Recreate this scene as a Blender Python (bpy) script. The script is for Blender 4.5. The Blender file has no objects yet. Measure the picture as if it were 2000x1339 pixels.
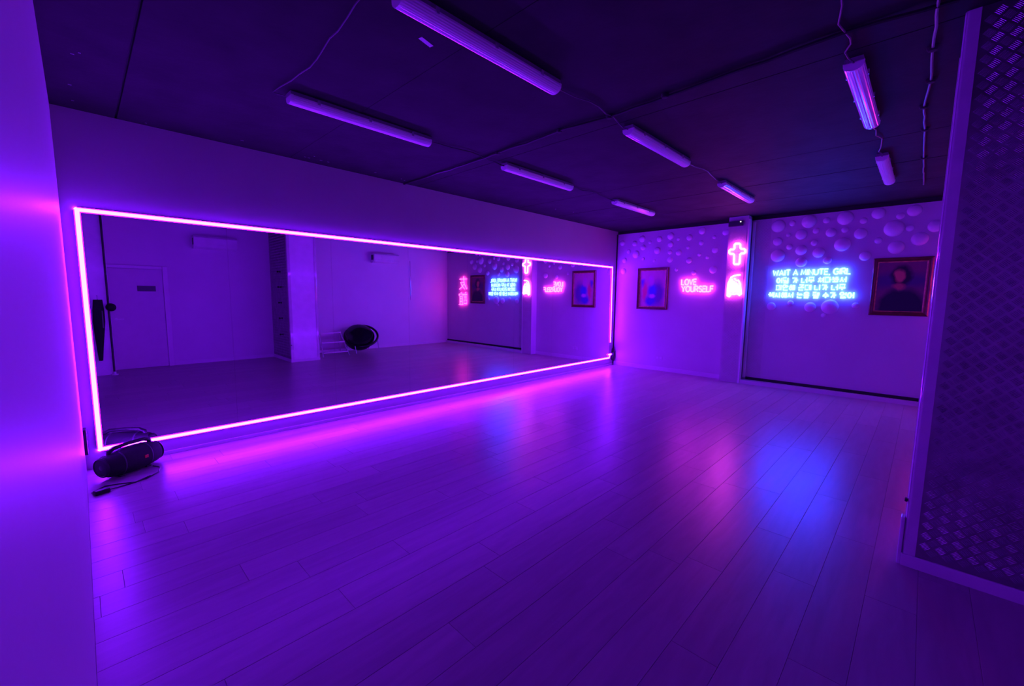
import bpy, bmesh, math, random
from mathutils import Vector, Matrix

# ------------------------------------------------------------------ camera, world, exposure
SC = bpy.context.scene
COL = SC.collection
R = random.Random(7)
F_PX, YAW, PITCH, ROLL = 822.625, 0.77296, -0.10956, 0.01115
CAM = Vector((0, 0, 1.55))
_cy, _sy, _cp, _sp = math.cos(YAW), math.sin(YAW), math.cos(PITCH), math.sin(PITCH)
FWD = Vector((_cy * _cp, _sy * _cp, _sp))
_r = Vector((_sy, -_cy, 0)); _u = _r.cross(FWD)
RIGHT = math.cos(ROLL) * _r + math.sin(ROLL) * _u
UP = -math.sin(ROLL) * _r + math.cos(ROLL) * _u
cd = bpy.data.cameras.new('camera'); cam = bpy.data.objects.new('camera', cd); COL.objects.link(cam)
m = Matrix((RIGHT, UP, -FWD)).transposed().to_4x4(); m.translation = CAM
cam.matrix_world = m
cd.sensor_width = 36; cd.lens = F_PX / 2000 * 36; cd.clip_start = 0.01
SC.camera = cam
w = bpy.data.worlds.new('world'); SC.world = w; w.use_nodes = True
w.node_tree.nodes['Background'].inputs[0].default_value = (0, 0, 0, 1)   # a closed room: no sky gets in
w.node_tree.nodes['Background'].inputs[1].default_value = 0
vs = SC.view_settings
vs.view_transform = 'Standard'; vs.look = 'None'; vs.gamma = 1; vs.use_curve_mapping = False
vs.exposure = 0.0
SC.cycles.use_denoising = True
SC.cycles.max_bounces = 10; SC.cycles.diffuse_bounces = 5; SC.cycles.glossy_bounces = 6

# light colours (radiance of the tubes)
E_LED = (19.0, 0.06, 108.0)
E_CORE = (19.0, 0.84, 108.0)
E_BLUE = (0.9, 2.6, 60.0)
E_PINK = (19.0, 0.72, 21.0)
E_CROSS = (18.0, 0.3, 7.0)
E_EMBLEM = (29.0, 1.6, 28.0)
E_RED = (24.0, 0.6, 11.0)

# room planes: x along the mirror wall, y towards the mirror wall, z up
D, L, H, X0, W = 5.114, 8.638, 3.033, -0.0574, -1.256
A, B, ZT, ZB = 0.040, 8.426, 2.227, 0.173      # the light frame round the mirror

def pix(u, v, axis, val):
    d = FWD * F_PX + RIGHT * (u - 1000) - UP * (v - 669.5)
    t = (val - CAM[axis]) / d[axis]
    return CAM + d * t
def mpix(u, v, axis, val):                      # the same ray continued from the mirror
    p = pix(u, v, axis, 2 * D - val if axis == 1 else val)
    return Vector((p.x, 2 * D - p.y, p.z))

def pixp(u, v, p0, nrm):                        # onto any upright plane
    d = FWD * F_PX + RIGHT * (u - 1000) - UP * (v - 669.5)
    return CAM + d * ((Vector(p0) - CAM).dot(nrm) / d.dot(nrm))

# ------------------------------------------------------------------ materials
def _mat(name):
    m = bpy.data.materials.new(name); m.use_nodes = True
    return m, m.node_tree.nodes, m.node_tree.links, m.node_tree.nodes['Principled BSDF']
def P(name, col, rough=.5, metal=0., coat=0., spec=.5, var=.06, scale=6., bump=0., bscale=60., rvar=.0, stretch=(1, 1, 1)):
    m, n, l, b = _mat(name)
    tc = n.new('ShaderNodeTexCoord'); mp = n.new('ShaderNodeMapping'); mp.inputs['Scale'].default_value = stretch
    l.new(tc.outputs['Object'], mp.inputs[0])
    nz = n.new('ShaderNodeTexNoise'); nz.inputs['Scale'].default_value = scale; nz.inputs['Detail'].default_value = 4
    l.new(mp.outputs[0], nz.inputs['Vector'])
    cr = n.new('ShaderNodeValToRGB'); e = cr.color_ramp.elements
    e[0].position = .3; e[1].position = .7
    e[0].color = tuple(c * (1 - var) for c in col) + (1,); e[1].color = tuple(min(1, c * (1 + var)) for c in col) + (1,)
    l.new(nz.outputs[0], cr.inputs[0]); l.new(cr.outputs[0], b.inputs['Base Color'])
    b.inputs['Roughness'].default_value = rough; b.inputs['Metallic'].default_value = metal
    b.inputs['Coat Weight'].default_value = coat; b.inputs['Coat Roughness'].default_value = .08
    b.inputs['Specular IOR Level'].default_value = spec
    if rvar:
        mr = n.new('ShaderNodeMapRange'); mr.inputs['To Min'].default_value = rough - rvar; mr.inputs['To Max'].default_value = rough + rvar
        l.new(nz.outputs[0], mr.inputs[0]); l.new(mr.outputs[0], b.inputs['Roughness'])
    if bump:
        n2 = n.new('ShaderNodeTexNoise'); n2.inputs['Scale'].default_value = bscale; n2.inputs['Detail'].default_value = 3
        l.new(mp.outputs[0], n2.inputs['Vector'])
        bp = n.new('ShaderNodeBump'); bp.inputs['Strength'].default_value = bump; bp.inputs['Distance'].default_value = .01
        l.new(n2.outputs[0], bp.inputs['Height']); l.new(bp.outputs[0], b.inputs['Normal'])
    return m
def EM(name, col):
    m, n, l, b = _mat(name)
    n.remove(b)
    e = n.new('ShaderNodeEmission'); s = max(col)
    e.inputs[0].default_value = tuple(c / s for c in col) + (1,); e.inputs[1].default_value = s
    l.new(e.outputs[0], n['Material Output'].inputs[0])
    return m
def wood(name):
    m, n, l, b = _mat(name)
    tc = n.new('ShaderNodeTexCoord'); oi = n.new('ShaderNodeObjectInfo')
    mp = n.new('ShaderNodeMapping'); mp.inputs['Scale'].default_value = (1.2, 9, 1)
    l.new(tc.outputs['Object'], mp.inputs[0])
    add = n.new('ShaderNodeVectorMath'); add.operation = 'ADD'
    mul = n.new('ShaderNodeMath'); mul.operation = 'MULTIPLY'; mul.inputs[1].default_value = 37
    l.new(oi.outputs['Random'], mul.inputs[0]); l.new(mp.outputs[0], add.inputs[0]); l.new(mul.outputs[0], add.inputs[1])
    nz = n.new('ShaderNodeTexNoise'); nz.inputs['Scale'].default_value = 2.2; nz.inputs['Detail'].default_value = 6; nz.inputs['Distortion'].default_value = .6
    l.new(add.outputs[0], nz.inputs['Vector'])
    cr = n.new('ShaderNodeValToRGB'); e = cr.color_ramp.elements
    e[0].position = .3; e[0].color = (.37, .345, .33, 1); e[1].position = .72; e[1].color = (.45, .425, .40, 1)
    l.new(nz.outputs[0], cr.inputs[0])
    hs = n.new('ShaderNodeHueSaturation')
    mr = n.new('ShaderNodeMapRange'); mr.inputs['To Min'].default_value = .90; mr.inputs['To Max'].default_value = 1.06
    l.new(oi.outputs['Random'], mr.inputs[0]); l.new(mr.outputs[0], hs.inputs['Value']); l.new(cr.outputs[0], hs.inputs['Color'])
    l.new(hs.outputs[0], b.inputs['Base Color'])
    r2 = n.new('ShaderNodeMapRange'); r2.inputs['To Min'].default_value = .27; r2.inputs['To Max'].default_value = .37
    l.new(nz.outputs[0], r2.inputs[0]); l.new(r2.outputs[0], b.inputs['Roughness'])
    b.inputs['Specular IOR Level'].default_value = .62
    bp = n.new('ShaderNodeBump'); bp.inputs['Strength'].default_value = .12; bp.inputs['Distance'].default_value = .004
    l.new(nz.outputs[0], bp.inputs['Height']); l.new(bp.outputs[0], b.inputs['Normal'])
    return m
def picture(name, base, blobs, wdt, hgt):
    """flat print: soft ellipses over a ground colour, in object space (x across, z up)"""
    m, n, l, b = _mat(name)
    tc = n.new('ShaderNodeTexCoord')
    nz = n.new('ShaderNodeTexNoise'); nz.inputs['Scale'].default_value = 7; nz.inputs['Detail'].default_value = 5
    l.new(tc.outputs['Object'], nz.inputs['Vector'])
    dv = n.new('ShaderNodeVectorMath'); dv.operation = 'MULTIPLY_ADD'; dv.inputs[1].default_value = (.10, .10, .10)
    l.new(nz.outputs['Color'], dv.inputs[0]); l.new(tc.outputs['Object'], dv.inputs[2])
    mx0 = n.new('ShaderNodeMix'); mx0.data_type = 'RGBA'
    mx0.inputs[6].default_value = tuple(c * .7 for c in base) + (1,); mx0.inputs[7].default_value = tuple(base) + (1,)
    l.new(nz.outputs[0], mx0.inputs[0])
    cur = mx0.outputs[2]
    for (cx, cz, rx, rz, col, soft) in blobs:
        mp = n.new('ShaderNodeMapping'); mp.vector_type = 'TEXTURE'
        mp.inputs['Location'].default_value = (.05, (cx - .5) * wdt + .05, (cz - .5) * hgt + .05)
        mp.inputs['Scale'].default_value = (1e3, rx * wdt, rz * hgt)
        l.new(dv.outputs[0], mp.inputs[0])
        ln = n.new('ShaderNodeVectorMath'); ln.operation = 'LENGTH'; l.new(mp.outputs[0], ln.inputs[0])
        mr = n.new('ShaderNodeMapRange'); mr.inputs['From Min'].default_value = 1 + soft; mr.inputs['From Max'].default_value = 1 - soft
        l.new(ln.outputs['Value'], mr.inputs[0])
        mx = n.new('ShaderNodeMix'); mx.data_type = 'RGBA'; mx.inputs[7].default_value = tuple(col) + (1,)
        l.new(mr.outputs[0], mx.inputs[0]); l.new(cur, mx.inputs[6]); cur = mx.outputs[2]
    l.new(cur, b.inputs['Base Color']); b.inputs['Roughness'].default_value = .45
    return m

M = dict(
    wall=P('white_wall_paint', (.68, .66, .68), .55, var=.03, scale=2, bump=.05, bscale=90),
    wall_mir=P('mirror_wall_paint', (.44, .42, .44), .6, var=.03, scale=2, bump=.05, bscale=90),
    wall_far=P('far_wall_paint', (.60, .58, .60), .5, var=.03, scale=2, bump=.05, bscale=90),
    wall_gloss=P('glossy_wall_panel', (.72, .70, .72), .40, var=.03, scale=1.2, bump=.03, bscale=8, rvar=.05, stretch=(1, 1, .15)),
    ceil=P('black_ceiling_paint', (.026, .024, .026), .75, spec=.12, var=.25, scale=3, bump=.25, bscale=14),
    joint=P('dark_joint', (.02, .02, .02), .8),
    band=P('black_band', (.015, .015, .015), .7),
    base=P('white_skirting', (.72, .70, .72), .35, var=.03),
    floor=wood('grey_oak_laminate'), sub=P('dark_underlay', (.03, .03, .03), .9),
    tread=P('tread_plate_metal', (.38, .37, .38), .33, metal=.9, var=.15, scale=9, rvar=.07),
    tread_w=P('painted_tread_plate', (.55, .53, .55), .4, var=.05),
    alu=P('brushed_aluminium', (.80, .80, .82), .35, metal=.15, stretch=(1, 1, .05), scale=30, var=.1),
    trim=P('corner_trim_plastic', (.66, .64, .66), .06, coat=1.0),
    panel=P('glossy_column_panel', (.86, .84, .86), .22, coat=.3),
    black=P('black_plastic', (.012, .012, .013), .35),
    blackgloss=P('black_vinyl', (.010, .010, .011), .16, bump=.35, bscale=5),
    cloth=P('black_fabric', (.010, .010, .012), .85, bump=.3, bscale=30),
    mesh=P('speaker_grille_fabric', (.008, .008, .009), .7, bump=.4, bscale=250),
    white=P('white_plastic', (.74, .73, .74), .3, coat=.2),
    cover=P('frosted_light_cover', (.92, .90, .92), .18, coat=.4, var=.02),
    tray=P('grey_light_tray', (.25, .25, .26), .4),
    cable=P('grey_cable', (.13, .125, .13), .5),
    cabled=P('black_cable', (.02, .02, .02), .5),
    frame=P('dark_red_wood_frame', (.16, .02, .025), .35, var=.3, scale=12, stretch=(1, 1, 1)),
    gilt=P('worn_gilt_lip', (.62, .30, .14), .4, metal=.2, var=.3, scale=20),
    orange=P('orange_badge', (.9, .12, .03), .4), plate=P('dark_sign_plate', (.05, .05, .06), .4),
    door=P('white_door_paint', (.60, .58, .60), .4, var=.03),
    dome=P('pearly_white_dome', (.86, .85, .87), .28, coat=.3),
    chrome=P('white_metal_tube', (.72, .72, .74), .25, metal=.5),
    led=EM('violet_led_tube', E_LED), core=EM('violet_led_core', E_CORE), blue=EM('blue_neon_tube', E_BLUE), pink=EM('pink_neon_tube', E_PINK),
    cross=EM('rose_halo_glow', E_CROSS), emblem=EM('pale_pink_neon_tube', E_EMBLEM), red=EM('red_neon_tube', E_RED),
    lens=EM('white_indicator', (2.0, 1.6, 1.8)),
    speakled=P('red_badge', (.8, .05, .04), .4),
)
# silvered mirror
mm, n_, l_, b_ = _mat('silvered_mirror')
b_.inputs['Base Color'].default_value = (.80, .79, .80, 1); b_.inputs['Metallic'].default_value = 1; b_.inputs['Roughness'].default_value = 0.0
tc_ = n_.new('ShaderNodeTexCoord'); nz_ = n_.new('ShaderNodeTexNoise'); nz_.inputs['Scale'].default_value = .6
l_.new(tc_.outputs['Object'], nz_.inputs['Vector'])
cr_ = n_.new('ShaderNodeValToRGB'); cr_.color_ramp.elements[0].color = (.82, .81, .82, 1); cr_.color_ramp.elements[1].color = (.86, .85, .86, 1)
l_.new(nz_.outputs[0], cr_.inputs[0]); l_.new(cr_.outputs[0], b_.inputs['Base Color'])
M['mirror'] = mm

# ------------------------------------------------------------------ mesh helpers
def box(bm, x0, x1, y0, y1, z0, z1, bev=0.):
    x0, x1 = sorted((x0, x1)); y0, y1 = sorted((y0, y1)); z0, z1 = sorted((z0, z1))
    r = bmesh.ops.create_cube(bm, size=1)
    vs_ = r['verts']
    for v in vs_:
        v.co = Vector(((x0 + x1) / 2 + v.co.x * (x1 - x0), (y0 + y1) / 2 + v.co.y * (y1 - y0), (z0 + z1) / 2 + v.co.z * (z1 - z0)))
    if bev:
        es = list({e for v in vs_ for e in v.link_edges})
        bmesh.ops.bevel(bm, geom=es, offset=bev, segments=2, affect='EDGES', profile=.5)
    return bm
def tube(bm, pts, r, n=6, closed=False, caps=True, flat=1.0):
    pts = [Vector(p) for p in pts]
    k = len(pts); rings = []
    t0 = (pts[1] - pts[0]).normalized()
    ref = Vector((0, 0, 1)) if abs(t0.z) < .9 else Vector((1, 0, 0))
    nrm = None
    for i in range(k):
        a = pts[(i - 1) % k] if (closed or i > 0) else None
        c = pts[(i + 1) % k] if (closed or i < k - 1) else None
        d1 = (pts[i] - a).normalized() if a is not None else None
        d2 = (c - pts[i]).normalized() if c is not None else None
        t = (d1 + d2) if d1 and d2 else (d1 or d2)
        if t.length < 1e-4: t = d1
        t.normalize()
        if nrm is None: nrm = (ref - t * ref.dot(t)).normalized()
        else:
            nrm = nrm - t * nrm.dot(t)
            nrm = nrm.normalized() if nrm.length > 1e-4 else (ref - t * ref.dot(t)).normalized()
        bn = t.cross(nrm)
        s = 1.0
        if d1 and d2: s = min(1.5, 1 / max(.4, math.sqrt(max(.05, (1 + d1.dot(d2)) / 2))))
        rr = r[i] if isinstance(r, (list, tuple)) else r
        rings.append([bm.verts.new(pts[i] + (nrm * math.cos(2 * math.pi * j / n) + bn * math.sin(2 * math.pi * j / n)) * rr * (s if s < 1.2 else 1.15)) for j in range(n)])
    rng = range(k) if closed else range(k - 1)
    for i in rng:
        a, c = rings[i], rings[(i + 1) % k]
        for j in range(n): bm.faces.new((a[j], a[(j + 1) % n], c[(j + 1) % n], c[j]))
    if caps and not closed:
        bm.faces.new(rings[0][::-1]); bm.faces.new(rings[-1])
    return bm
def lathe(bm, prof, n=24, org=(0, 0, 0), axis='z'):
    """prof: (radius, height) pairs"""
    o = Vector(org); rings = []
    for (r, h_) in prof:
        ring = []
        for j in range(n):
            c, s = math.cos(2 * math.pi * j / n) * r, math.sin(2 * math.pi * j / n) * r
            p = {'z': Vector((c, s, h_)), 'x': Vector((h_, c, s)), 'y': Vector((s, h_, c))}[axis]
            ring.append(bm.verts.new(o + p))
        rings.append(ring)
    for a, c in zip(rings, rings[1:]):
        for j in range(n): bm.faces.new((a[j], a[(j + 1) % n], c[(j + 1) % n], c[j]))
    bm.faces.new(rings[0][::-1]); bm.faces.new(rings[-1])
    return bm
def prism(bm, prof, axis, a, b):
    """closed profile of 2D points, extruded along an axis from a to b"""
    def mk(p, t): return {'x': Vector((t, p[0], p[1])), 'y': Vector((p[0], t, p[1])), 'z': Vector((p[0], p[1], t))}[axis]
    r0 = [bm.verts.new(mk(p, a)) for p in prof]; r1 = [bm.verts.new(mk(p, b)) for p in prof]
    k = len(prof)
    for j in range(k): bm.faces.new((r0[j], r0[(j + 1) % k], r1[(j + 1) % k], r1[j]))
    bm.faces.new(r0[::-1]); bm.faces.new(r1)
    return bm
def NB(): return bmesh.new()
def link(name, me, parent=None, loc=None):
    o = bpy.data.objects.new(name, me); COL.objects.link(o)
    if parent is not None: o.parent = parent
    if loc is not None: o.location = loc
    return o
def obj(name, bm, mat, parent=None, smooth=False, loc=None):
    bmesh.ops.recalc_face_normals(bm, faces=bm.faces)
    me = bpy.data.meshes.new(name); bm.to_mesh(me); bm.free()
    me.materials.append(M[mat] if isinstance(mat, str) else mat)
    if smooth:
        me.polygons.foreach_set('use_smooth', [True] * len(me.polygons))
        if hasattr(me, 'set_sharp_from_angle'): me.set_sharp_from_angle(angle=math.radians(40))
    return link(name, me, parent, loc)
def tag(o, label=None, cat=None, group=None, kind=None):
    if label: o['label'] = label
    if cat: o['category'] = cat
    if group: o['group'] = group
    if kind: o['kind'] = kind
    return o
def thing(name, label, cat, loc=(0, 0, 0), group=None, kind=None):
    o = bpy.data.objects.new(name, None); COL.objects.link(o); o.location = loc; o.empty_display_size = .1
    return tag(o, label, cat, group, kind)
def struct(name, bm, mat, label=None, smooth=False):
    o = obj(name, bm, mat, None, smooth); o['kind'] = 'structure'
    if label: o['label'] = label
    return o
def copy_tree(o, parent=None):
    c = o.copy(); COL.objects.link(c); c.parent = parent
    for ch in list(o.children): copy_tree(ch, c)
    return c
def bx(*a, **k): return box(NB(), *a, **k)

# ------------------------------------------------------------------ the room shell
T = .12
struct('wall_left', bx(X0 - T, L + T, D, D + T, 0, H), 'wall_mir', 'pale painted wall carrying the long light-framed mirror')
struct('wall_near', bx(X0 - T, X0, W - T, D, 0, H), 'wall_gloss', 'glossy white end wall mirroring the violet light frame')
struct('wall_right', bx(X0, L + T, W - T, W, 0, H), 'wall', 'white painted wall with door and air conditioners, facing the mirror')
ZW = 2.967
struct('wall_far', bx(L, L + T, W, D, 0, ZW), 'wall_far', 'white far wall with bubbles, framed pictures and neon signs')
struct('trim_1', bx(L + .015, L + T, W, D, ZW, H), 'band', 'dark band between the far wall and the ceiling')
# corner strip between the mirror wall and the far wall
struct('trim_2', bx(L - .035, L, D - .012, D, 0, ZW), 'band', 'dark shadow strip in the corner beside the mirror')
# wall stub in the corner by the door
struct('wall_stub', bx(X0, .40, W, -.66, 0, H), 'panel', 'glossy white wall stub in the corner beside the door')

# ceiling: slabs with recessed joints
cl = struct('ceiling', bx(X0 - T, L + T, W - T, D + T, H + .03, H + .12), 'joint', 'black painted ceiling of wide concrete slabs')
edges = [X0 - T, .33, 1.72, 3.335, 5.28, 6.30, 7.34, L + T]
gaps = [0, .007, .0015, .003, .003, .007, .005, 0]
for i in range(len(edges) - 1):
    s = obj('ceiling_slab', bx(edges[i] + gaps[i], edges[i + 1] - gaps[i + 1], W - T, D + T, H, H + .03, bev=.002), 'ceil', cl)

# floor: laminate planks over a dark underlay
fl = struct('floor', bx(X0 - T, L + T, W - T, D + T, -.06, -.013), 'sub', 'grey oak laminate floor of long planks')
PW, PL = .2, 1.36
def plank_mesh(length, width):
    bm = NB(); hx, hy = length / 2, width / 2
    rows = [(-.012, .0006), (-.0009, .0006), (0, .0015)]
    rings = [[bm.verts.new((sx * (hx - ins), sy * (hy - ins), z)) for sx, sy in ((-1, -1), (1, -1), (1, 1), (-1, 1))] for z, ins in rows]
    for a, c in zip(rings, rings[1:]):
        for j in range(4): bm.faces.new((a[j], a[(j + 1) % 4], c[(j + 1) % 4], c[j]))
    bm.faces.new(rings[-1]); bmesh.ops.recalc_face_normals(bm, faces=bm.faces)
    me = bpy.data.meshes.new('plank'); bm.to_mesh(me); bm.free(); me.materials.append(M['floor']); return me
full = plank_mesh(PL, PW)
known = {2: 3.82, 3: 3.72, 4: 3.55, 1: 4.5, 0: 4.05}       # joints that show in the photograph, by lane
ya = .30
j0 = int(math.floor((W - ya) / PW)); j1 = int(math.ceil((D - ya) / PW))
for j in range(j0, j1):
    y0, y1 = max(ya + j * PW, W), min(ya + (j + 1) * PW, D)
    if y1 - y0 < .01: continue
    off = known.get(j, R.random() * PL)
    x = off - PL * math.ceil((off - X0) / PL)
    while x < L:
        xa, xb = max(x, X0), min(x + PL, L)
        if xb - xa > .02:
            me = full if (xb - xa > PL - 1e-6 and y1 - y0 > PW - 1e-6) else plank_mesh(xb - xa, y1 - y0)
            link('plank', me, fl, ((xa + xb) / 2, (y0 + y1) / 2, 0))
        x += PL

# skirting boards
struct('baseboard_left', bx(.0, L - .04, D - .012, D, 0, .036, bev=.003), 'base', 'low white skirting under the mirror')
struct('baseboard_far', bx(L - .013, L, 2.705, D - .013, 0, .085, bev=.003), 'base', 'white skirting under the bubble wall')
bb = NB(); box(bb, 1.345, 3.30, W, W + .013, 0, .075, .003); box(bb, 3.93, L - .11, W, W + .013, 0, .075, .003)
struct('baseboard_right', bb, 'base', 'white skirting along the wall facing the mirror')

# ------------------------------------------------------------------ mirror and its light frame
mir = thing('wall_mirror', 'long silvered mirror filling the wall inside the violet light frame', 'mirror', (A, D, ZB))
npan = 8; pw = (B - A) / npan
for i in range(npan):
    obj('mirror_panel', bx(i * pw + .0006, (i + 1) * pw - .0006, -.006, 0, 0, ZT - ZB), 'mirror', mir)
led = thing('light_frame', 'violet glowing tube light framing the wall mirror', 'light', (A, D, ZB))
yl = -.020; rl = .0200
def light_tube(pts):
    # opaque channel added to shield the wall, low glowing dome on its front
    def sweep(prof):
        bm = NB(); P_ = [Vector((p[0] - A, p[1] - ZB)) for p in pts]; rings = []
        for i, p in enumerate(P_):
            d1 = (P_[i] - P_[i - 1]).normalized() if i else None
            d2 = (P_[i + 1] - P_[i]).normalized() if i < len(P_) - 1 else None
            t = ((d1 + d2) if d1 and d2 else (d1 or d2)).normalized(); nn = Vector((-t.y, t.x))
            k = 1 / max(.5, nn.dot(Vector((-(d1 or d2).y, (d1 or d2).x))))
            rings.append([bm.verts.new((p.x + nn.x * a * k, -b, p.y + nn.y * a * k)) for a, b in prof])
        m_ = len(prof)
        for a, c in zip(rings, rings[1:]):
            for j in range(m_): bm.faces.new((a[j], a[(j + 1) % m_], c[(j + 1) % m_], c[j]))
        bm.faces.new(rings[0][::-1]); bm.faces.new(rings[-1]); return bm
    def domep(hw, z0, z1): return [(hw * math.cos(math.pi * i / 8), z0 + (z1 - z0) * math.sin(math.pi * i / 8)) for i in range(9)]
    o = obj('channel', sweep([(rl, 0), (rl, .016), (-rl, .016), (-rl, 0)]), 'white', led)
    g = obj('light_tube', sweep(domep(rl - .0005, .0161, .0235)), 'led', led, True)
    obj('core', sweep(domep(rl * .74, .0200, .0258)), 'core', g, True)
gap_t, gap_b = .532, .235
light_tube([(A, ZB), (A, ZT)])
light_tube([(A, ZT), (B, ZT)])
light_tube([(B + .001, ZT), (B + .03, gap_t)])
light_tube([(A, ZB), (B, ZB + .005), (B + .025, gap_b - .01), (B + .025, gap_b + .015)])
light_tube([(B - .05, gap_b + .02), (B + .09, gap_b + .02)])
for (x, z) in ((A, ZT), (A, ZB), (B, ZT)):
    b_ = NB(); lathe(b_, [(rl, -.016), (rl - .001, -.0165), (rl * .7, -.0222), (rl * .3, -.0262), (.001, -.0268)], 16, (x - A, 0, z - ZB), 'y')
    obj('corner_joint', b_, 'core', led, True)
# power units by the frame
t = thing('power_unit', 'black power unit in the corner at the broken end of the light frame', 'power unit', (L - .05, D, .12))
obj('housing', bx(-.04, .012, -.05, 0, 0, .19, bev=.006), 'black', t)
obj('plug', bx(-.028, .0, -.045, -.012, .19, .27, bev=.006), 'black', t)
tube_ = tube(NB(), [(-.02, -.03, .0), (-.03, -.03, -.05), (-.045, -.03, -.10), (-.05, -.05, -.115)], .004)
obj('lead', tube_, 'cabled', t, True)
t = thing('socket_box', 'flat black socket box on the end wall above the speaker', 'socket', (X0, D - .06, .165))
obj('housing', bx(0, .022, -.05, .05, 0, .22, bev=.004), 'black', t)
obj('rocker', bx(.022, .027, -.02, .02, .12, .18, bev=.002), 'plate', t)

# ------------------------------------------------------------------ tread plate relief
def relief(bm, y0, y1, z0, z1, x, nx, pitch=.0625, bars=6, hgt=.0016):
    """rows of embossed bar groups, two directions alternating, on a plane x = const facing nx"""
    ny, nz = int((y1 - y0) / pitch), int((z1 - z0) / pitch)
    ln, wd = pitch * .52, .0042
    for i in range(ny + 1):
        for k in range(nz + 1):
            for typ in (0, 1):
                cy_ = y0 + (i + .25 + .5 * typ) * pitch; cz_ = z0 + (k + .25 + .5 * typ) * pitch
                if cy_ > y1 - .03 or cz_ > z1 - .03 or cy_ < y0 + .03 or cz_ < z0 + .03: continue
                a = math.radians(45 if typ else -45)
                d = (math.cos(a), math.sin(a)); q = (-d[1], d[0])
                for s in range(bars):
                    o = (s - (bars - 1) / 2) * pitch * .105
                    c = (cy_ + q[0] * o, cz_ + q[1] * o)
                    def v(u_, t_, h_): return bm.verts.new((x + nx * h_, c[0] + d[0] * u_ + q[0] * t_, c[1] + d[1] * u_ + q[1] * t_))
                    b0, b1, b2, b3 = v(-ln / 2, -wd / 2, 0), v(ln / 2, -wd / 2, 0), v(ln / 2, wd / 2, 0), v(-ln / 2, wd / 2, 0)
                    t0, t1 = v(-ln / 2 + .006, 0, hgt), v(ln / 2 - .006, 0, hgt)
                    bm.faces.new((b0, b1, t1, t0)); bm.faces.new((b2, b3, t0, t1)); bm.faces.new((b1, b2, t1)); bm.faces.new((b3, b0, t0))
    return bm

# ------------------------------------------------------------------ the column by the camera
CX, CX2, CY = 3.30, 3.93, -.025
colu = struct('wall_column', bx(CX + .004, CX2 - .004, W, CY - .004, 0, H), 'panel', 'square column with one side clad in tread plate')
obj('tread_plate', bx(CX, CX + .004, W, CY - .05, .07, H), 'tread', colu)
rel = obj('tread_relief', relief(NB(), W, CY - .045, .07, H, CX, -1), 'tread', colu)
rel['kind'] = 'stuff'
def lcorner(x0, sx):
    """L-shaped corner trim with a rounded nose; sx: direction from the corner into the face"""
    w_, th, r = .055, .0035, .020
    o_ = []
    for q in range(9):
        a = math.pi / 2 * q / 8
        o_.append((x0 + sx * (r - r * math.cos(a)) - sx * th, CY + th - r + r * math.sin(a)))
    prof = [(x0 - sx * th, CY - w_)] + o_ + [(x0 + sx * w_, CY + th), (x0 + sx * w_, CY - .002), (x0, CY - .002), (x0, CY - w_)]
    return prism(NB(), prof, 'z', 0.07, H)
obj('corner_trim', lcorner(CX, 1), 'trim', colu, True)
obj('corner_trim', lcorner(CX2, -1), 'trim', colu, True)
obj('skirting', bx(CX - .014, CX, W, CY + .004, 0, .072, bev=.003), 'base', colu)
obj('skirting', bx(CX - .004, CX2 + .004, CY, CY + .014, 0, .06, bev=.003), 'base', colu)
g_ = NB(); box(g_, CX - .008, CX + .05, CY + .004, CY + .022, 0, .29, .004)
obj('corner_guard', g_, 'white', colu)
obj('cable_clip', bx(CX - .005, CX + .02, CY + .003, CY + .016, .385, .405, bev=.003), 'plate', colu)
for z in (2.06, 1.71, 1.35, .99, .61):
    b_ = NB(); lathe(b_, [(.022, 0), (.022, -.008), (.010, -.012), (.010, -.045), (.020, -.052), (.022, -.066), (.014, -.074)], 14, (0, 0, 0), 'x')
    obj('coat_hook', b_, 'black', colu, True, (CX, -.52, z))

# ------------------------------------------------------------------ far wall: jamb pillar, rails, threshold
PY0, PY1, PX = 2.375, 2.70, L - .20
FE = Vector((0, PY1 - PY0, 0)); FLEN = FE.length; FE.normalize(); FN = Vector((-FE.y, FE.x, 0)); FA = math.atan2(-FE.x, FE.y)
pil = struct('jamb_pillar', prism(NB(), [(PX, PY0), (PX, PY1), (L, PY1), (L, PY0)], 'z', 0, H), 'wall_far', 'narrow pillar on the far wall carrying the cross and emblem lights')
def onface(o): o.location = (PX, PY0, 0); o.rotation_euler.z = FA; return o
onface(obj('tread_plate', bx(-.003, 0, .02, FLEN - .005, .0, 2.84), 'tread_w', pil))
r_ = onface(obj('tread_relief', relief(NB(), .02, FLEN - .005, 0, 2.84, -.003, -1, pitch=.05, bars=4), 'tread_w', pil)); r_['kind'] = 'stuff'
obj('rail', bx(PX - .002, PX + .11, PY0 - .026, PY0, 0, H - .06, bev=.004), 'alu', pil)
obj('rail', bx(L - .05, L, PY0 - .075, PY0 - .030, .1, H - .10, bev=.004), 'alu', pil)
obj('seal', bx(PX + .112, L - .052, PY0 - .012, PY0 - .001, 0, H - .08), 'band', pil)
struct('trim_3', prism(NB(), [(L - .19, PY0 - .03), (L - .075, -.06), (L - .075, W + .014), (L - .03, W + .014), (L - .03, PY0 - .078), (L - .055, PY0 - .03)], 'z', 0, .066), 'base', 'pale threshold curb along the foot of the far wall')
struct('trim_4', bx(L - .028, L, W + .014, PY0 - .08, 0, .112), 'band', 'dark strip standing in for the shadowed groove behind the threshold curb')  # solid black strip in place of the groove's shadow
o = struct('trim_5', bx(L - .004, L, 2.06, PY0 - .08, .115, ZW), 'tread_w', 'narrow tread plate strip beside the rail on the far wall')
r_ = obj('tread_relief', relief(NB(), 2.05, PY0 - .075, .115, ZW, L - .004, -1, pitch=.05, bars=4), 'tread_w', o); r_['kind'] = 'stuff'
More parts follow.
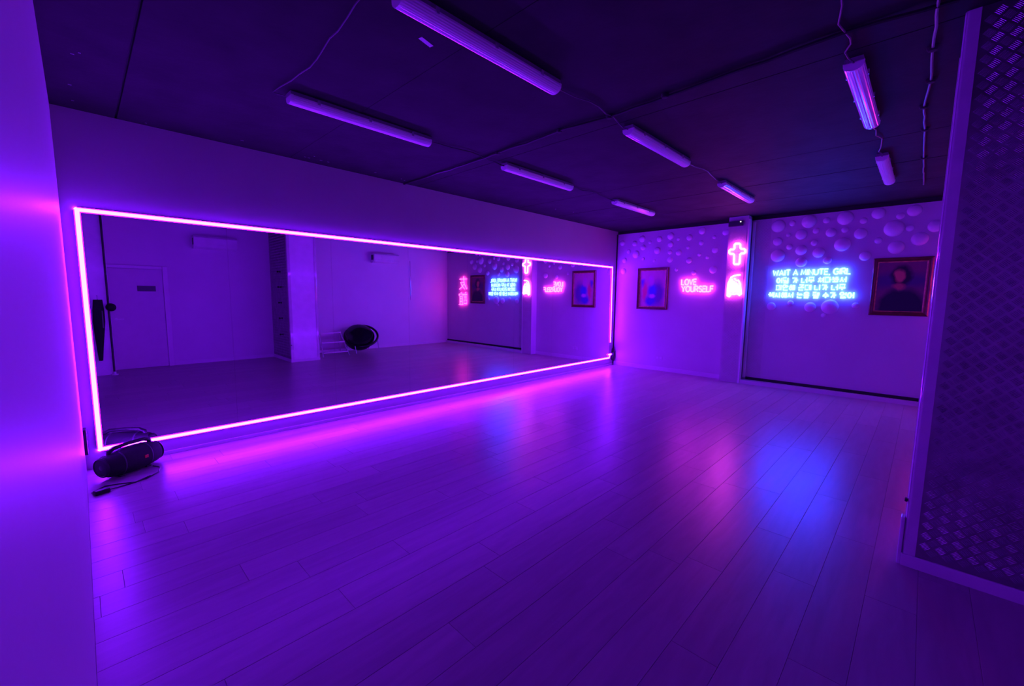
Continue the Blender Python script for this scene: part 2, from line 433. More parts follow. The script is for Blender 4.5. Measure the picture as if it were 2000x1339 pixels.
t = thing('sensor_box', 'small dark sensor box with a white indicator at the pillar top', 'sensor', tuple(Vector((PX, PY0, 2.86)) + FE * .20))
t.rotation_euler.z = FA
obj('housing', bx(-.05, 0, -.12, .12, 0, .09, bev=.006), 'plate', t)
b_ = NB(); lathe(b_, [(.008, 0), (.012, -.006), (.009, -.012), (.003, -.014)], 10, (-.05, -.085, .07), 'x'); obj('indicator', b_, 'lens', t, True)

# bubbles: pearly half domes stuck to the far wall
def dome_mesh(r, hh=.42, n=20, k=5):
    bm = NB(); prof = []
    for i in range(k + 1):
        a = math.pi / 2 * i / k
        prof.append((max(r * math.cos(a), r * .02), -r * hh * math.sin(a)))
    lathe(bm, prof, n, (0, 0, 0), 'x'); return bm
RB = [(320,195,38),(408,178,18),(512,155,40),(620,160,18),(738,140,45),(850,162,18),(945,108,33),(1080,133,22),(1168,98,36),(382,250,15),(462,248,30),(555,225,18),(648,235,30),(735,218,18),(832,242,33),(1040,210,48),(1140,208,20),(1298,195,35),(315,292,28),(388,325,18),(543,300,18),(462,345,32),(570,360,33),(718,310,42),(942,285,20),(1200,275,40),(1053,328,38),(315,380,40),(625,408,22),(860,382,30),(462,420,32),(275,695,27),(395,675,18),(517,700,33),(640,698,47),(800,690,20),(600,752,14)]
LB = [(120,318,18),(200,320,18),(250,290,22),(300,312,12),(362,290,18),(255,345,18),(208,390,25),(160,372,14),(133,430,18),(255,420,12),(328,432,12),(347,365,24),(435,270,24),(435,325,20),(485,290,10),(430,375,14),(488,378,20),(430,425,20),(472,490,10),(548,345,12),(557,280,18),(555,430,20),(622,392,12),(636,315,18),(642,235,24),(720,278,14),(725,362,22),(675,410,12),(712,490,24),(795,245,22),(585,510,16),(125,500,20)]
domes = {}
for k, (lst, sc_, ox, oy) in enumerate(((RB, 3.189, 1420, 380), (LB, 3.347, 1180, 380))):
    for (a, c, r) in lst:
        u, v = ox + a / sc_, oy + c / sc_
        p = pix(u, v, 0, L)
        rad = round((pix(u, v + r / sc_, 0, L) - p).length / .012) * .012 or .012
        if p.z + rad > ZW: p.z = ZW - rad - .005
        if p.y + rad > D: p.y = D - rad - .02
        if rad not in domes: domes[rad] = obj('bubble_dome', dome_mesh(rad), 'dome', None, True); o = domes[rad]
        else: o = domes[rad].copy(); COL.objects.link(o)
        o.location = (L, p.y, p.z)
        size = 'small' if rad < .062 else 'large' if rad > .115 else 'middling'
        if k == 0:
            place = ('below the blue lettering' if c > 600 else 'above the dark portrait' if u > 1705 else 'beside the narrow tread plate strip' if u < 1530 else 'above the blue lettering')
        else:
            place = 'above the bright picture' if u < 1302 else 'beside the cross pillar' if u > 1388 else 'above the pink lettering'
        tag(o, '%s pearly half-dome bubble on the far wall %s' % (size, place), 'wall bubble', '%s bubbles %s' % (size, place))

# ------------------------------------------------------------------ framed pictures
def framed(name, label, uvs, mat, fw):
    ps = [pix(u, v, 0, L) for u, v in uvs]
    ymax = max(p.y for p in ps); ymin = min(p.y for p in ps); zmin = min(p.z for p in ps); zmax = max(p.z for p in ps)
    wd, hg = ymax - ymin, zmax - zmin
    t = thing(name, label, 'picture', (L, (ymin + ymax) / 2, zmin))
    hw = wd / 2
    def rail(pts):      # mitred moulding: outer edge low, high ridge, lip low
        bm = NB()
        (oa, ob, ia, ib) = pts
        def lerp(a, b, s): return (a[0] + (b[0] - a[0]) * s, a[1] + (b[1] - a[1]) * s)
        rows = [(0, 0), (0, .022), (.25, .036), (.55, .028), (.8, .030), (1, .018), (1, 0)]
        ra = [bm.verts.new((-d_, *lerp(oa, ia, s))) for s, d_ in rows]; rb = [bm.verts.new((-d_, *lerp(ob, ib, s))) for s, d_ in rows]
        k = len(rows)
        for j in range(k): bm.faces.new((ra[j], ra[(j + 1) % k], rb[(j + 1) % k], rb[j]))
        bm.faces.new(ra); bm.faces.new(rb[::-1]); return bm
    O = [(-hw, 0), (hw, 0), (hw, hg), (-hw, hg)]; I = [(-hw + fw, fw), (hw - fw, fw), (hw - fw, hg - fw), (-hw + fw, hg - fw)]
    for k in range(4):
        obj('frame_rail', rail((O[k], O[(k + 1) % 4], I[k], I[(k + 1) % 4])), 'frame', t)
    q_ = fw + .016
    J = [(-hw + q_, q_), (hw - q_, q_), (hw - q_, hg - q_), (-hw + q_, hg - q_)]
    b_ = NB()
    for k in range(4):
        vv = [(-.021, *I[k]), (-.021, *I[(k + 1) % 4]), (-.015, *J[(k + 1) % 4]), (-.015, *J[k])]
        bm_v = [b_.verts.new(q) for q in vv]; b_.faces.new(bm_v)
    obj('gilt_lip', b_, 'gilt', t)
    iw, ih = wd - 2 * fw, hg - 2 * fw
    obj('canvas', bx(-.010, 0, -iw / 2, iw / 2, -ih / 2, ih / 2), mat(iw, ih), t, False, (0, 0, hg / 2))
    return t
# y runs right to left as one faces the far wall, so cx counts from the right edge
framed('framed_picture', 'dark framed portrait of a figure in dark clothes beside the blue lettering',
       [(1707, 505), (1826, 500), (1697, 614), (1812, 618)],
       lambda a, b: picture('dark_portrait_print', (.30, .06, .16), [
           (.5, .62, .9, .14, (.09, .04, .16), .5), (.46, .04, .48, .42, (.012, .010, .03), .15), (.50, .70, .20, .22, (.02, .012, .03), .2),
           (.53, .71, .11, .13, (.75, .26, .14), .25), (.53, .50, .13, .055, (.62, .17, .13), .4)], a, b), .055)
framed('framed_picture', 'red framed bright picture of a blue and pink figure beside the pink lettering',
       [(1247, 524), (1306, 525), (1245, 603), (1303, 604)],
       lambda a, b: picture('bright_figure_print', (.74, .28, .46), [
           (.30, .35, .22, .34, (.16, .05, .36), .4), (.50, .45, .16, .16, (.05, .08, .62), .4), (.55, .16, .20, .14, (.06, .05, .50), .4),
           (.86, .66, .10, .10, (.08, .05, .50), .4), (.78, .44, .09, .24, (.75, .05, .20), .4), (.55, .72, .10, .14, (.62, .16, .50), .4), (.5, .30, .10, .06, (.72, .2, .66), .4)], a, b), .05)

# ------------------------------------------------------------------ neon lettering: tubes along strokes
def arc(cx, cy, rx, ry, a0, a1, n=10):
    return [(cx + rx * math.cos(math.radians(a0 + (a1 - a0) * i / n)), cy + ry * math.sin(math.radians(a0 + (a1 - a0) * i / n))) for i in range(n + 1)]
LAT = {   # letter: (advance, strokes)
    'W': (1.05, [[(0, 1), (.22, 0), (.5, .8), (.78, 0), (1, 1)]]),
    'A': (.85, [[(0, 0), (.42, 1), (.84, 0)], [(.16, .32), (.68, .32)]]),
    'I': (.12, [[(.06, 0), (.06, 1)]]),
    'T': (.75, [[(0, 1), (.75, 1)], [(.375, 1), (.375, 0)]]),
    'M': (.95, [[(0, 0), (.12, 1), (.47, .2), (.83, 1), (.95, 0)]]),
    'N': (.75, [[(0, 0), (0, 1), (.75, 0), (.75, 1)]]),
    'U': (.75, [[(0, 1), (0, .35)] + arc(.375, .35, .375, .35, 180, 360, 8) + [(.75, 1)]]),
    'E': (.62, [[(.62, 1), (0, 1), (0, 0), (.62, 0)], [(0, .52), (.55, .52)]]),
    'G': (.85, [arc(.45, .5, .45, .5, 45, 320, 12) + [(.84, .45), (.5, .45)]]),
    'R': (.7, [[(0, 0), (0, 1), (.4, 1)] + arc(.4, .74, .26, .26, 90, -90, 6) + [(0, .48)], [(.34, .48), (.7, 0)]]),
    'L': (.6, [[(0, 1), (0, 0), (.6, 0)]]),
    'O': (.9, [arc(.45, .5, .45, .5, 90, 450, 16)]),
    'V': (.8, [[(0, 1), (.4, 0), (.8, 1)]]),
    'Y': (.8, [[(0, 1), (.4, .5), (.8, 1)], [(.4, .5), (.4, 0)]]),
    'S': (.65, [arc(.33, .75, .3, .25, 30, 270, 8) + arc(.33, .25, .3, .25, 90, -150, 8)[1:]]),
    'F': (.6, [[(.6, 1), (0, 1), (0, 0)], [(0, .52), (.52, .52)]]),
    ',': (.15, [[(.1, .08), (.02, -.16)]]),
}
JA = {    # Hangul letters in a unit box
    'ㄱ': [[(0, 1), (1, 1), (.85, .35), (.35, 0)]], 'ㄱf': [[(0, 1), (1, 1), (1, 0)]],
    'ㄴ': [[(0, 1), (0, 0), (1, 0)]], 'ㄷ': [[(1, 1), (0, 1), (0, 0), (1, 0)]],
    'ㄹ': [[(0, 1), (1, 1), (1, .52), (0, .52), (0, 0), (1, 0)]], 'ㅁ': [[(0, 1), (1, 1), (1, 0), (0, 0), (0, 1)]],
    'ㅂ': [[(0, 1), (0, 0), (1, 0), (1, 1)], [(0, .5), (1, .5)]], 'ㅅ': [[(.5, 1), (.42, .5), (0, 0)], [(.45, .55), (1, 0)]],
    'ㅇ': [arc(.5, .5, .5, .5, 90, 450, 12)], 'ㅊ': [[(.4, 1.05), (.62, .95)], [(.08, .75), (.92, .75)], [(.5, .75), (.4, .38), (0, 0)], [(.44, .42), (1, 0)]],
    'ㅎ': [[(.35, 1.05), (.65, 1.0)], [(.05, .8), (.95, .8)], arc(.5, .3, .36, .3, 90, 450, 10)],
    'ㄸ': [[(.45, 1), (0, 1), (0, 0), (.45, 0)], [(1, 1), (.58, 1), (.58, 0), (1, 0)]],
    'ㅄ': [[(0, 1), (0, 0), (.45, 0), (.45, 1)], [(0, .5), (.45, .5)], [(.78, 1), (.74, .5), (.56, 0)], [(.75, .55), (1, 0)]],
    'ㅏ': [[(.3, 1), (.3, 0)], [(.3, .52), (1, .52)]], 'ㅓ': [[(.8, 1), (.8, 0)], [(.8, .52), (.05, .52)]], 'ㅣ': [[(.6, 1), (.6, 0)]],
    'ㅕ': [[(.8, 1), (.8, 0)], [(.8, .66), (.05, .66)], [(.8, .36), (.05, .36)]],
    'ㅐ': [[(.2, 1), (.2, 0)], [(.2, .5), (.85, .5)], [(.85, 1), (.85, 0)]], 'ㅔ': [[(.45, 1), (.45, 0)], [(.45, .5), (0, .5)], [(.95, 1), (.95, 0)]],
    'ㅜ': [[(0, .8), (1, .8)], [(.5, .8), (.5, 0)]], 'ㅡ': [[(0, .5), (1, .5)]], 'ㅗ': [[(.5, 1), (.5, .25)], [(0, .25), (1, .25)]],
}
INI = 'ㄱㄲㄴㄷㄸㄹㅁㅂㅃㅅㅆㅇㅈㅉㅊㅋㅌㅍㅎ'
VOW = 'ㅏㅐㅑㅒㅓㅔㅕㅖㅗㅘㅙㅚㅛㅜㅝㅞㅟㅠㅡㅢㅣ'
FIN = ' ㄱㄲㄳㄴㄵㄶㄷㄹㄺㄻㄼㄽㄾㄿㅀㅁㅂㅄㅅㅆㅇㅈㅊㅋㅌㅍㅎ'
def put(strokes, x0, x1, y0, y1): return [[(x0 + (x1 - x0) * p[0], y0 + (y1 - y0) * p[1]) for p in s] for s in strokes]
def hangul(ch):
    c = ord(ch) - 0xAC00; i, v, f = INI[c // 588], VOW[c % 588 // 28], FIN[c % 28]
    out = []
    if v == 'ㅘ':
        out += put(JA[i], .05, .58, .50, 1) + put(JA['ㅗ'], 0, .64, .02, .40) + put(JA['ㅏ'], .66, 1, 0, 1)
    elif v in 'ㅜㅡㅗ':
        if f == ' ': out += put(JA[i], .12, .88, .5, 1) + put(JA[v], 0, 1, 0, .45)
        else: out += put(JA[i], .14, .86, .68, 1) + put(JA[v], 0, 1, .38, .60) + put(JA.get(f + 'f', JA[f]), .14, .86, 0, .30)
    else:
        if f == ' ': out += put(JA[i], 0, .55, .08, .92) + put(JA[v], .60, 1, 0, 1)
        else: out += put(JA[i], 0, .55, .50, 1) + put(JA[v], .60, 1, .44, 1) + put(JA.get(f + 'f', JA[f]), .14, .92, 0, .34)
    return out
def glyphs(text, gap=.22, space=.45, slant=0.):
    """[(x offset, advance, strokes)], total width"""
    x = 0; out = []
    for ch in text:
        if ch == ' ': x += space; continue
        adv, st = LAT[ch] if ch in LAT else (1.0, hangul(ch))
        out.append((x, [[(p[0] + slant * p[1], p[1]) for p in s] for s in st])); x += adv + gap
    return out, x - gap
def letter_mesh(strokes, x, hgt, wsc, r, n=6):
    bm = NB()
    for s in strokes:
        pts = [(0, -(x + p[0]) * wsc, p[1] * hgt) for p in s]
        closed = len(pts) > 3 and (Vector(pts[0]) - Vector(pts[-1])).length < 1e-5
        if closed: pts = pts[:-1]
        tube(bm, pts, r, n, closed)
    return bm
def neon_lines(t, lines, plane, mat, r, hpx):
    """lines: (text, u left, u right, v centre left, v centre right)"""
    for text, ul, ur, vl, vr, gap in lines:
        pl, pr = pix(ul, vl, 0, plane), pix(ur, vr, 0, plane)
        hgt = (pix(ul, vl - hpx / 2, 0, plane) - pix(ul, vl + hpx / 2, 0, plane)).z - 2 * r
        g, tot = glyphs(text, gap)
        ws = (pl.y - pr.y - 2 * r) / tot
        for x, st in g:
            z = (pl.z + pr.z) / 2 - hgt / 2
            o = obj('letter', letter_mesh(st, x, hgt, ws, r), mat, t, True)
            o.location = (plane - t.location.x, pl.y - r - t.location.y, z - t.location.z)
ZP = L - .028
t = thing('neon_sign', 'blue neon sign of four lines of English and Korean lettering', 'neon sign', (L, 1.42, 1.8))
neon_lines(t, [('WAIT A MINUTE, GIRL', 1509, 1663, 533, 529, .2), ('어딜 가 너무 쳐다봐서', 1516, 1655, 547, 546, .2),
               ('미안해 근데 니가 너무', 1515, 1653, 562, 560, .2), ('섹시해서 눈을 뗄 수가 없어', 1500, 1670, 576, 576, .2)], ZP, 'blue', .0112, 12.5)
t = thing('neon_sign', 'pink neon sign reading LOVE YOURSELF beside the framed bright picture', 'neon sign', (L, 3.3, 1.8))
neon_lines(t, [('LOVE', 1330, 1361, 550, 551, .2), ('YOURSELF', 1330, 1394, 564, 564, .2)], ZP, 'pink', .0130, 13)
# two red characters, standing one above the other, near the right-hand corner
YOU = [[(.08, .80), (.92, .80)], [(.42, 1.0), (.42, .80), (.34, .42), (.04, .02)], [(.36, .54), (.80, .54), (.62, .26), (.30, .0)], [(.42, .40), (.66, .16), (.96, .0)]]
YI = [[(.16, 1.0), (.26, .92)], [(.02, .84), (.42, .84)], [(.08, .70), (.36, .70)], [(.08, .56), (.36, .56)], [(.08, .40), (.36, .40), (.36, .10), (.08, .10), (.08, .40)],
      [(.72, 1.0), (.72, .92)], [(.50, .72), (.50, .86), (.98, .86), (.98, .72)], [(.60, .06), (.60, .68), (.88, .68), (.88, .06)], [(.60, .48), (.88, .48)], [(.60, .28), (.88, .28)], [(.46, .04), (1.0, .04)]]
t = thing('neon_sign', 'red neon sign of two stacked Chinese characters near the dark portrait', 'neon sign', (L, -.40, 1.27))
for st, zb in ((YOU, .50), (YI, 0)):
    o = obj('letter', letter_mesh(st, 0, .40, .40, .0085), 'red', t, True); o.location = (ZP - L, .20, zb)
# cross on the pillar: a closed outline
P0 = Vector((PX, PY0, 0)) + FN * .03; P1 = Vector((PX, PY0, 0)) + FN * .018
t = thing('neon_cross', 'white neon outline of a cross on the pillar with an added rose glow inside', 'neon sign', tuple(pixp(1439, 518, P0, FN)))
cu = [(1434.5,475.5),(1446,475.5),(1446,486),(1455.5,486),(1455.5,494.5),(1445.5,494.5),(1444,516),(1433,516),(1434,495.5),(1424,495.5),(1424.5,487),(1434.5,487)]
pts = []
for i in range(len(cu)):
    p_, c_, n_ = cu[i - 1], cu[i], cu[(i + 1) % len(cu)]
    for s, q in ((.22, p_), (0, None), (.22, n_)):
        if q is None: continue
        dl = math.hypot(q[0] - c_[0], q[1] - c_[1]); k = min(2.2, dl * .3) / dl
        pts.append((c_[0] + (q[0] - c_[0]) * k, c_[1] + (q[1] - c_[1]) * k))
w3 = [pixp(u, v, P0, FN) - t.location for u, v in pts]
obj('outline_tube', tube(NB(), w3, .0165, 8, True), 'emblem', t, True)
ln_ = [[(1440, 480), (1438.5, 511)], [(1428, 490.5), (1451.5, 490)]]
b_ = NB()
for s in ln_: tube(b_, [pixp(u, v, P1, FN) - t.location for u, v in s], .0035, 6)
obj('inner_glow', b_, 'cross', t, True)  # thin glowing lines added as the pink halo inside the outline
# emblem under the cross: dense curved strokes
t = thing('neon_emblem', 'pale pink neon emblem of dense curved strokes below the cross', 'neon sign', tuple(pixp(1434, 580, P0, FN)))
em = [[(1427,542),(1433,538.5),(1440,537),(1446,536.5)], [(1427,543.5),(1422.5,553),(1421,565),(1420.5,577),(1424,579),(1428,574),(1434,574.5),(1440,573),(1444,576.5),(1447.5,573.5),(1446.5,564),(1445.5,554),(1442,547),(1437,548)],
      [(1426,547),(1424.5,562),(1424.5,575)], [(1430,544),(1428,558),(1428.5,571)], [(1433.5,548),(1431.5,560),(1432.5,572)], [(1437,551),(1435.5,562),(1436.5,571)], [(1440.5,553),(1439.5,562),(1440.5,570.5)], [(1443,557),(1443,566),(1444.5,573)], [(1434,543),(1437,546)]]
for s in em:
    obj('stroke_tube', tube(NB(), [pixp(u, v, P0, FN) - t.location for u, v in s], .0145, 6), 'emblem', t, True)

# ------------------------------------------------------------------ ceiling lights (switched off), their cables and conduits
def make_light():
    t = thing('ceiling_light', 'x', 'ceiling light')
    ln = 1.235
    obj('tray', prism(NB(), [(-.045, 0), (.045, 0), (.05, -.03), (-.05, -.03)], 'x', 0, ln), 'tray', t)
    prof = []
    for i in range(25):                     # shallow D-shaped ribbed cover
        a = math.pi * i / 24; rr = 1 + (.016 if i % 2 else -.016)
        prof.append((-.053 * math.cos(a) * rr, -.028 - .050 * (math.sin(a) ** .7 if 0 < i < 24 else 0) * rr))
    obj('cover', prism(NB(), prof, 'x', .016, ln - .016), 'cover', t, False)
    for a, b in ((0, .018), (ln - .018, ln)):
        p2 = [(-.054 * math.cos(math.pi * i / 10), -.026 - .053 * (math.sin(math.pi * i / 10) ** .7 if 0 < i < 10 else 0)) for i in range(11)]
        obj('end_cap', prism(NB(), p2, 'x', a, b), 'cover', t, False)
    for x in (.2, .62, 1.03):
        for y in (-.055, .055): obj('clip', bx(x - .01, x + .01, y - .004, y + .004, -.045, -.015), 'chrome', t)
    return t
proto = make_light()
LX = [1.19, 3.43, 5.78]; LY = [3.50, 1.97, .44]
rowl = ['row by the mirror wall', 'middle row', 'row by the column']
coll = ['end near the glossy wall', 'middle of the room', 'end near the far wall']
first = True
for iy, y in enumerate(LY):
    for ix, x in enumerate(LX):
        if iy == 2 and ix == 0: continue                        # the photograph shows nothing of it
        o = proto if first else copy_tree(proto); first = False
        o.location = (x, y, H)
        tag(o, 'unlit batten ceiling light, %s, %s' % (rowl[iy], coll[ix]), 'ceiling light', 'batten lights on the ceiling')
def cable(label, pts, r, mat, clips=(), clipmat='joint', wob=.012):
    t = thing('ceiling_cable', label, 'cable', pts[0])
    o = Vector(pts[0]); q = []
    P_ = [Vector(p) for p in pts]
    for a, b in zip(P_, P_[1:]):
        k = max(2, int((b - a).length / .12))
        for i in range(k):
            f = i / k; s = math.sin(math.pi * f)
            q.append(a.lerp(b, f) - o + Vector((R.uniform(-wob, wob), R.uniform(-wob, wob), -abs(R.gauss(0, .004)))) * s)
    q.append(P_[-1] - o)
    obj('sheath', tube(NB(), q, r, 6), mat, t, True)
    for c in clips:
        c = Vector(c)
        b_ = NB(); lathe(b_, [(.028, H), (.028, H - .012), (.020, H - .026), (.006, H - .028)], 12, (c.x - o.x, c.y - o.y, -o.z)); obj('clip', b_, clipmat, t, True)
    return t
z = H - .012
cable('black conduit with round clips running across the ceiling between the lights', [(3.13, D - .02, z), (3.14, 3.6, z), (3.09, 2.4, z), (3.14, 2.0, z), (3.10, 1.2, z), (3.06, .45, z), (3.12, CY + .03, z)], .011, 'cabled',
      [(3.135, 3.29, 0), (3.10, 2.46, 0), (3.10, 1.49, 0), (3.14, 1.98, 0)])
cable('thin grey cable along the ceiling near the glossy wall', [(1.17, 3.50, z - .02), (1.10, 3.55, z), (1.16, 3.0, z), (1.09, 2.2, z), (1.08, 1.2, z), (1.1, -.3, z)], .004, 'cable')
for iy in (0, 1, 2):
    for ix in (0, 1):
        if iy == 2 and ix == 0: continue
        cable('short cable joining two batten lights, %s, %s' % (rowl[iy], ('past the black conduit', 'towards the far wall')[ix]),
              [(LX[ix] + 1.235, LY[iy], z - .02), (LX[ix] + 1.36, LY[iy] + .02, z), ((LX[ix] + 1.235 + LX[ix + 1]) / 2, LY[iy] - .03, z), (LX[ix + 1] - .12, LY[iy] + .02, z), (LX[ix + 1], LY[iy], z - .02)],
              .005, 'cable' if iy else 'cabled', wob=.02)
cable('thin loose cable feeding the batten light beside the tread plate column', [(1.9, .42, z), (2.6, .41, z), (2.95, .46, z), (3.15, .43, z), (3.3, .47, z), (3.43, .44, z - .02)], .005, 'cable', wob=.02)
yc = [(2.9, .075), (3.6, .095), (4.1, .10), (4.6, .135), (5.2, .13), (6.2, .14), (7.6, .145)]
cable('pale corrugated conduit clipped along the ceiling near the column', [(a, b, z) for a, b in yc],   .0075, 'cable', [(a, b, 0) for a, b in yc[1:-1]], 'joint', wob=.004)
p = pix(832, 82, 2, H)
t = tag(obj('paper_tag', bx(-.05, .05, -.014, .014, -.002, 0), 'white', None, False, (p.x, p.y, H)), 'small pale paper tag stuck to the black ceiling', 'tag')
t.rotation_euler.z = .25
b_ = NB()
for (u, v) in [(596, 306), (603, 308), (614, 305), (627, 313), (641, 316), (733, 337), (784, 349), (790, 352), (800, 356), (1120, 414), (1085, 408), (141, 105), (136, 165), (142, 196), (155, 103), (285, 240), (473, 274)]:
    p = pix(u, v, 2, H); s = R.uniform(.006, .014)
    if p.y > D - .02: p.y = D - .03
    box(b_, p.x - s, p.x + s, p.y - .006, p.y + .006, H - .002, H + .001)
o = obj('paint_chip', b_, 'cable', cl); o['kind'] = 'stuff'

# ------------------------------------------------------------------ the wall that the mirror shows
dr = thing('door_1', 'plain white door with a small dark sign plate', 'door', (.84, W, 0), kind='structure')
del dr['category']
leaf = obj('door_leaf', bx(-.42, .41, 0, .03, .008, 2.02, bev=.003), 'door', dr)
fr = NB(); box(fr, .415, .50, 0, .045, 0, 2.09, .004); box(fr, -.435, .412, 0, .045, 2.03, 2.09, .004)
obj('door_frame', fr, 'base', dr)
pl = obj('sign_plate', bx(.0, .29, .03, .036, 1.575, 1.685, bev=.002), 'plate', leaf)
hd = NB(); lathe(hd, [(.025, .03), (.025, .036), (.010, .038), (.010, .075)], 12, (-.35, 0, 1.02), 'y'); box(hd, -.36, -.24, .066, .08, 1.01, 1.03, .005)
obj('door_handle', hd, 'alu', leaf, True)
def make_ac():
    t = thing('air_conditioner', 'x', 'air conditioner')
    wd = .80
    prof = [(0, 0), (.09, 0), (.16, .045), (.19, .10), (.195, .23), (.17, .27), (0, .27)]
    obj('body', prism(NB(), prof, 'x', 0, wd), 'white', t)
    prof2 = [(.10, -.004), (.165, .038), (.190, .085), (.194, .083), (.170, .034), (.104, -.008)]
    obj('louver', prism(NB(), prof2, 'x', .04, wd - .04), 'white', t)
    obj('front_panel', bx(.006, wd - .006, .193, .200, .105, .235, bev=.003), 'white', t)
    obj('side_shade', bx(-.004, 0, .03, .15, .08, .22), 'plate', t)  # dark patch standing for the shadow on the unit's side
    return t
ac = make_ac(); ac.location = (1.80, W, 2.51); tag(ac, 'white wall air conditioner high up beside the plain door', 'air conditioner')
a2 = copy_tree(ac); a2.location = (5.93, W, 2.47); tag(a2, 'white wall air conditioner high up above the black round chair', 'air conditioner')
t = thing('cable_duct', 'thin white vertical cable duct on the wall beyond the air conditioner', 'cable duct', (7.22, W, 1.42))
obj('channel', prism(NB(), [(-.014, 0), (.014, 0), (.012, .010), (.006, .016), (-.006, .016), (-.012, .010)], 'z', 0, 1.18), 'trim', t, True); obj('end_cap', bx(-.010, .010, 0, .018, -.012, 0), 'white', t)
# step stool
t = thing('step_stool', 'small white metal step stool between the column and the black chair', 'stool', (4.45, -.52, 0))
for k, (z_, dy, hw) in enumerate(((.105, .14, .31), (.345, 0, .285), (.575, -.14, .26))):
    obj('step', bx(-hw, hw, dy - .07, dy + .07, z_ - .012, z_ + .012, bev=.005), 'white', t)
for s in (-1, 1):
    obj('leg', tube(NB(), [(s * .33, .22, .009), (s * .255, -.15, .60)], .011, 8), 'chrome', t, True)
    obj('leg', tube(NB(), [(s * .33, -.33, .009), (s * .255, -.17, .58)], .011, 8), 'chrome', t, True)
# round chair
t = thing('round_chair', 'black vinyl round bowl chair on thin metal legs against the wall', 'chair', (5.33, -.72, 0))
cx_ = Matrix.Translation((0, 0, .44)) @ Matrix.Rotation(math.radians(-38), 4, 'X') @ Matrix.Rotation(math.radians(-14), 4, 'Y')
def xf(bm, mtx): bmesh.ops.transform(bm, matrix=mtx, verts=bm.verts); return bm
b_ = NB(); prof = []
for i in range(9):
    a = math.radians(-88 + i * 11.5); prof.append((.40 * math.cos(a), .36 * math.sin(a)))
for i in range(8, -1, -1):
    a = math.radians(-86 + i * 11.2); prof.append((.37 * math.cos(a), .32 * math.sin(a) + .01))
obj('shell', xf(lathe(b_, prof, 28, (-.07, 0, 0)), cx_), 'blackgloss', t, True)
b_ = NB(); lathe(b_, [(.02, -.14), (.20, -.12), (.30, -.04), (.36, .05), (.34, .13), (.24, .19), (.10, .20), (.02, .19)], 28, (-.07, 0, 0))
obj('cushion', xf(b_, cx_), 'blackgloss', t, True)
ring = [(.42 * math.cos(2 * math.pi * i / 32), .40 * math.sin(2 * math.pi * i / 32), .0) for i in range(32)]
obj('rim', xf(tube(NB(), ring, .030, 10, True), cx_), 'black', t, True)
for (ax, ay, bx_, by_, bz) in ((-.30, .30, -.30, .22, .20), (.34, .30, .36, .20, .30), (-.30, -.32, -.28, -.20, .45), (.34, -.32, .36, -.20, .52)):
    obj('leg', tube(NB(), [(ax, ay, .009), (bx_, by_, bz)], .010, 8), 'chrome', t, True)
# pole and hung things on the wall stub
t = thing('floor_pole', 'slim dark floor-to-ceiling pole with a white foot beside the door', 'pole', (.375, -.625, 0))
b_ = NB(); lathe(b_, [(.016, .03), (.016, H)], 12); obj('shaft', b_, 'black', t, True)
b_ = NB(); lathe(b_, [(.055, 0), (.055, .012), (.030, .022), (.020, .06), (.016, .062)], 16); obj('foot', b_, 'white', t, True)
t = thing('hanging_coat', 'long black coat hanging from a hook on the wall stub', 'coat', (.235, -.655, .29))
def coat():
    bm = NB(); rows = []
    for i in range(12):
        f = i / 11; z_ = 1.12 * f; wd = .025 + .055 * min(1, f * 1.6) - .03 * max(0, f - .8) * 3; sh = .045 * (1 - f)
        ring = []
        for j in range(18):
            a = 2 * math.pi * j / 18; fold = 1 + .16 * math.sin(a * 5 + f * 2) * (1 - f * .7)
            ring.append(bm.verts.new((sh * -.6 + wd * math.cos(a) * fold, .05 + .042 * math.sin(a) * fold, z_)))
        rows.append(ring)
    for a, b in zip(rows, rows[1:]):
        for j in range(18): bm.faces.new((a[j], a[(j + 1) % 18], b[(j + 1) % 18], b[j]))
    bm.faces.new(rows[0][::-1]); bm.faces.new(rows[-1]); return bm
obj('cloth', coat(), 'cloth', t, True)
obj('lapel', bx(.035, .055, .070, .084, .60, .92, bev=.004), 'cable', t)
hk = NB(); tube(hk, [(0, -.004, 1.20), (0, .03, 1.19), (0, .055, 1.16), (0, .05, 1.10)], .006, 8); obj('hook', hk, 'chrome', t, True)
t = thing('round_hat', 'round black hat hung on the slim dark pole', 'hat', (.405, -.608, 1.27))
b_ = NB(); lathe(b_, [(.062, 0.001), (.064, .01), (.058, .05), (.042, .085), (.015, .10)], 20, (0, 0, 0), 'y'); obj('crown', b_, 'cloth', t, True)
b_ = NB(); lathe(b_, [(.062, .0005), (.075, .006), (.075, .014), (.062, .016)], 20, (0, 0, 0), 'y'); obj('brim', b_, 'cloth', t, True)
# outlet on the far wall
t = thing('wall_outlet', 'pale double outlet low on the far wall under the bright picture', 'outlet', (L, 4.0, .24))
obj('plate', bx(-.008, 0, -.075, .075, 0, .08, bev=.002), 'wall_far', t)
for y in (-.037, .037):
    b_ = NB(); lathe(b_, [(.024, -.008), (.024, -.010), (.019, -.0101)], 16, (0, y, .04), 'x'); obj('socket', b_, 'wall', t, True)

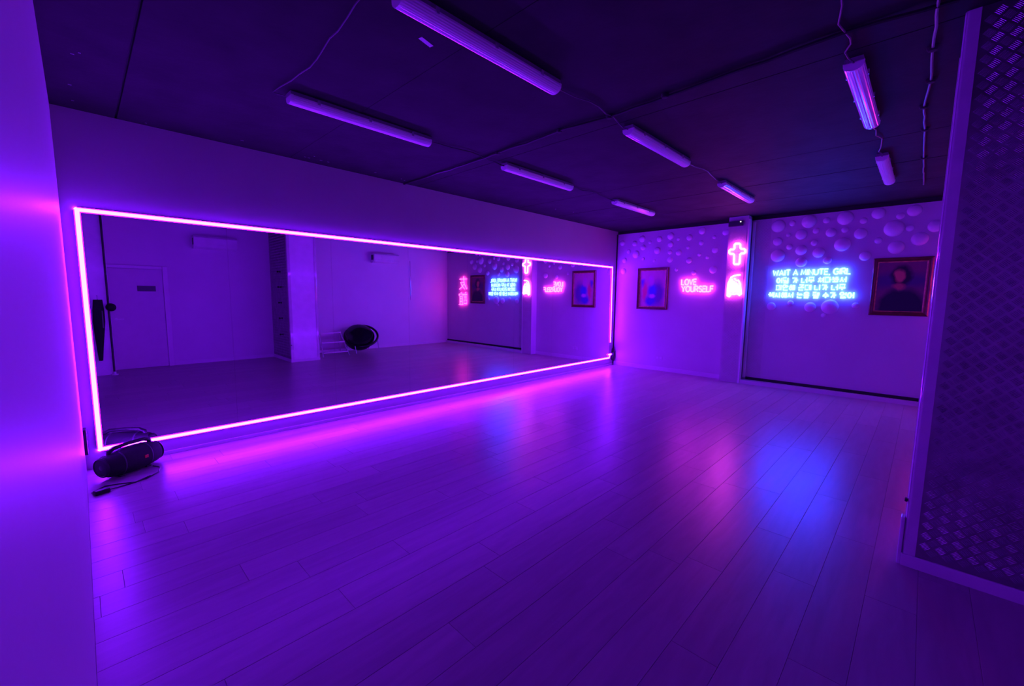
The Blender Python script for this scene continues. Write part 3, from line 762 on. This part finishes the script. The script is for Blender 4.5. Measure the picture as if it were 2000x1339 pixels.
# ------------------------------------------------------------------ portable speaker by the mirror
SA, SB = Vector((.060, 4.745)), Vector((.375, 4.945))
ang = math.atan2((SB - SA).y, (SB - SA).x)
t = thing('portable_speaker', 'black barrel-shaped portable speaker lying on the floor by the mirror', 'speaker', ((SA.x + SB.x) / 2, (SA.y + SB.y) / 2, 0))
t.rotation_euler.z = ang
ln, rs = .43, .112
prof = [(.060, -ln / 2 - .01), (.078, -ln / 2), (.094, -ln / 2 + .03), (.104, -ln / 2 + .09), (rs, -.05), (rs, .05), (.104, ln / 2 - .09), (.094, ln / 2 - .03), (.078, ln / 2), (.060, ln / 2 + .01)]
obj('grille_body', lathe(NB(), prof, 32, (0, 0, rs), 'x'), 'mesh', t, True)
for s in (-1, 1):
    b_ = NB(); lathe(b_, [(.080, s * (ln / 2 - .004)), (.084, s * (ln / 2 + .006)), (.074, s * (ln / 2 + .016)), (.070, s * (ln / 2 + .008)), (.05, s * (ln / 2 + .002)), (.02, s * (ln / 2 + .010)), (.004, s * (ln / 2 + .012))], 28, (0, 0, rs), 'x')
    obj('bass_radiator', b_, 'black', t, True)
    b_ = NB(); lathe(b_, [(.106, s * .10), (.1085, s * .103), (.1085, s * .110), (.106, s * .113)], 32, (0, 0, rs), 'x'); obj('band', b_, 'plate', t, True)
hnd = [(-.165, 0, 2 * rs - .03), (-.16, 0, 2 * rs + .002), (-.12, 0, 2 * rs + .022), (0, 0, 2 * rs + .028), (.12, 0, 2 * rs + .022), (.16, 0, 2 * rs + .002), (.165, 0, 2 * rs - .03)]
obj('handle', tube(NB(), hnd, .016, 10), 'black', t, True)
obj('badge', bx(.035, .065, -rs - .003, -rs + .006, rs - .002, rs + .024, bev=.002), 'speakled', t)
for x in (-.11, .11): obj('foot', bx(x - .02, x + .02, -.05, .05, 0, .012, bev=.003), 'black', t)
t = thing('power_adapter', 'black power adapter with a coiled lead on the floor before the speaker', 'adapter', (.02, 4.44, 0))
a_ = obj('brick', bx(-.045, .045, -.024, .024, 0, .034, bev=.007), 'black', t); a_.rotation_euler.z = .35
obj('lead', tube(NB(), [(.04, .015, .012), (.09, .04, .006), (.16, .06, .005), (.27, .10, .005), (.36, .20, .005), (.38, .32, .005), (.34, .40, .005)], .0045, 6), 'cabled', t, True)
obj('lead', tube(NB(), [(-.04, -.014, .012), (-.055, .05, .005), (.02, .14, .005), (.10, .12, .005), (.20, .07, .005), (.30, .15, .005)], .0045, 6), 'cabled', t, True)
bpy.context.view_layer.update()
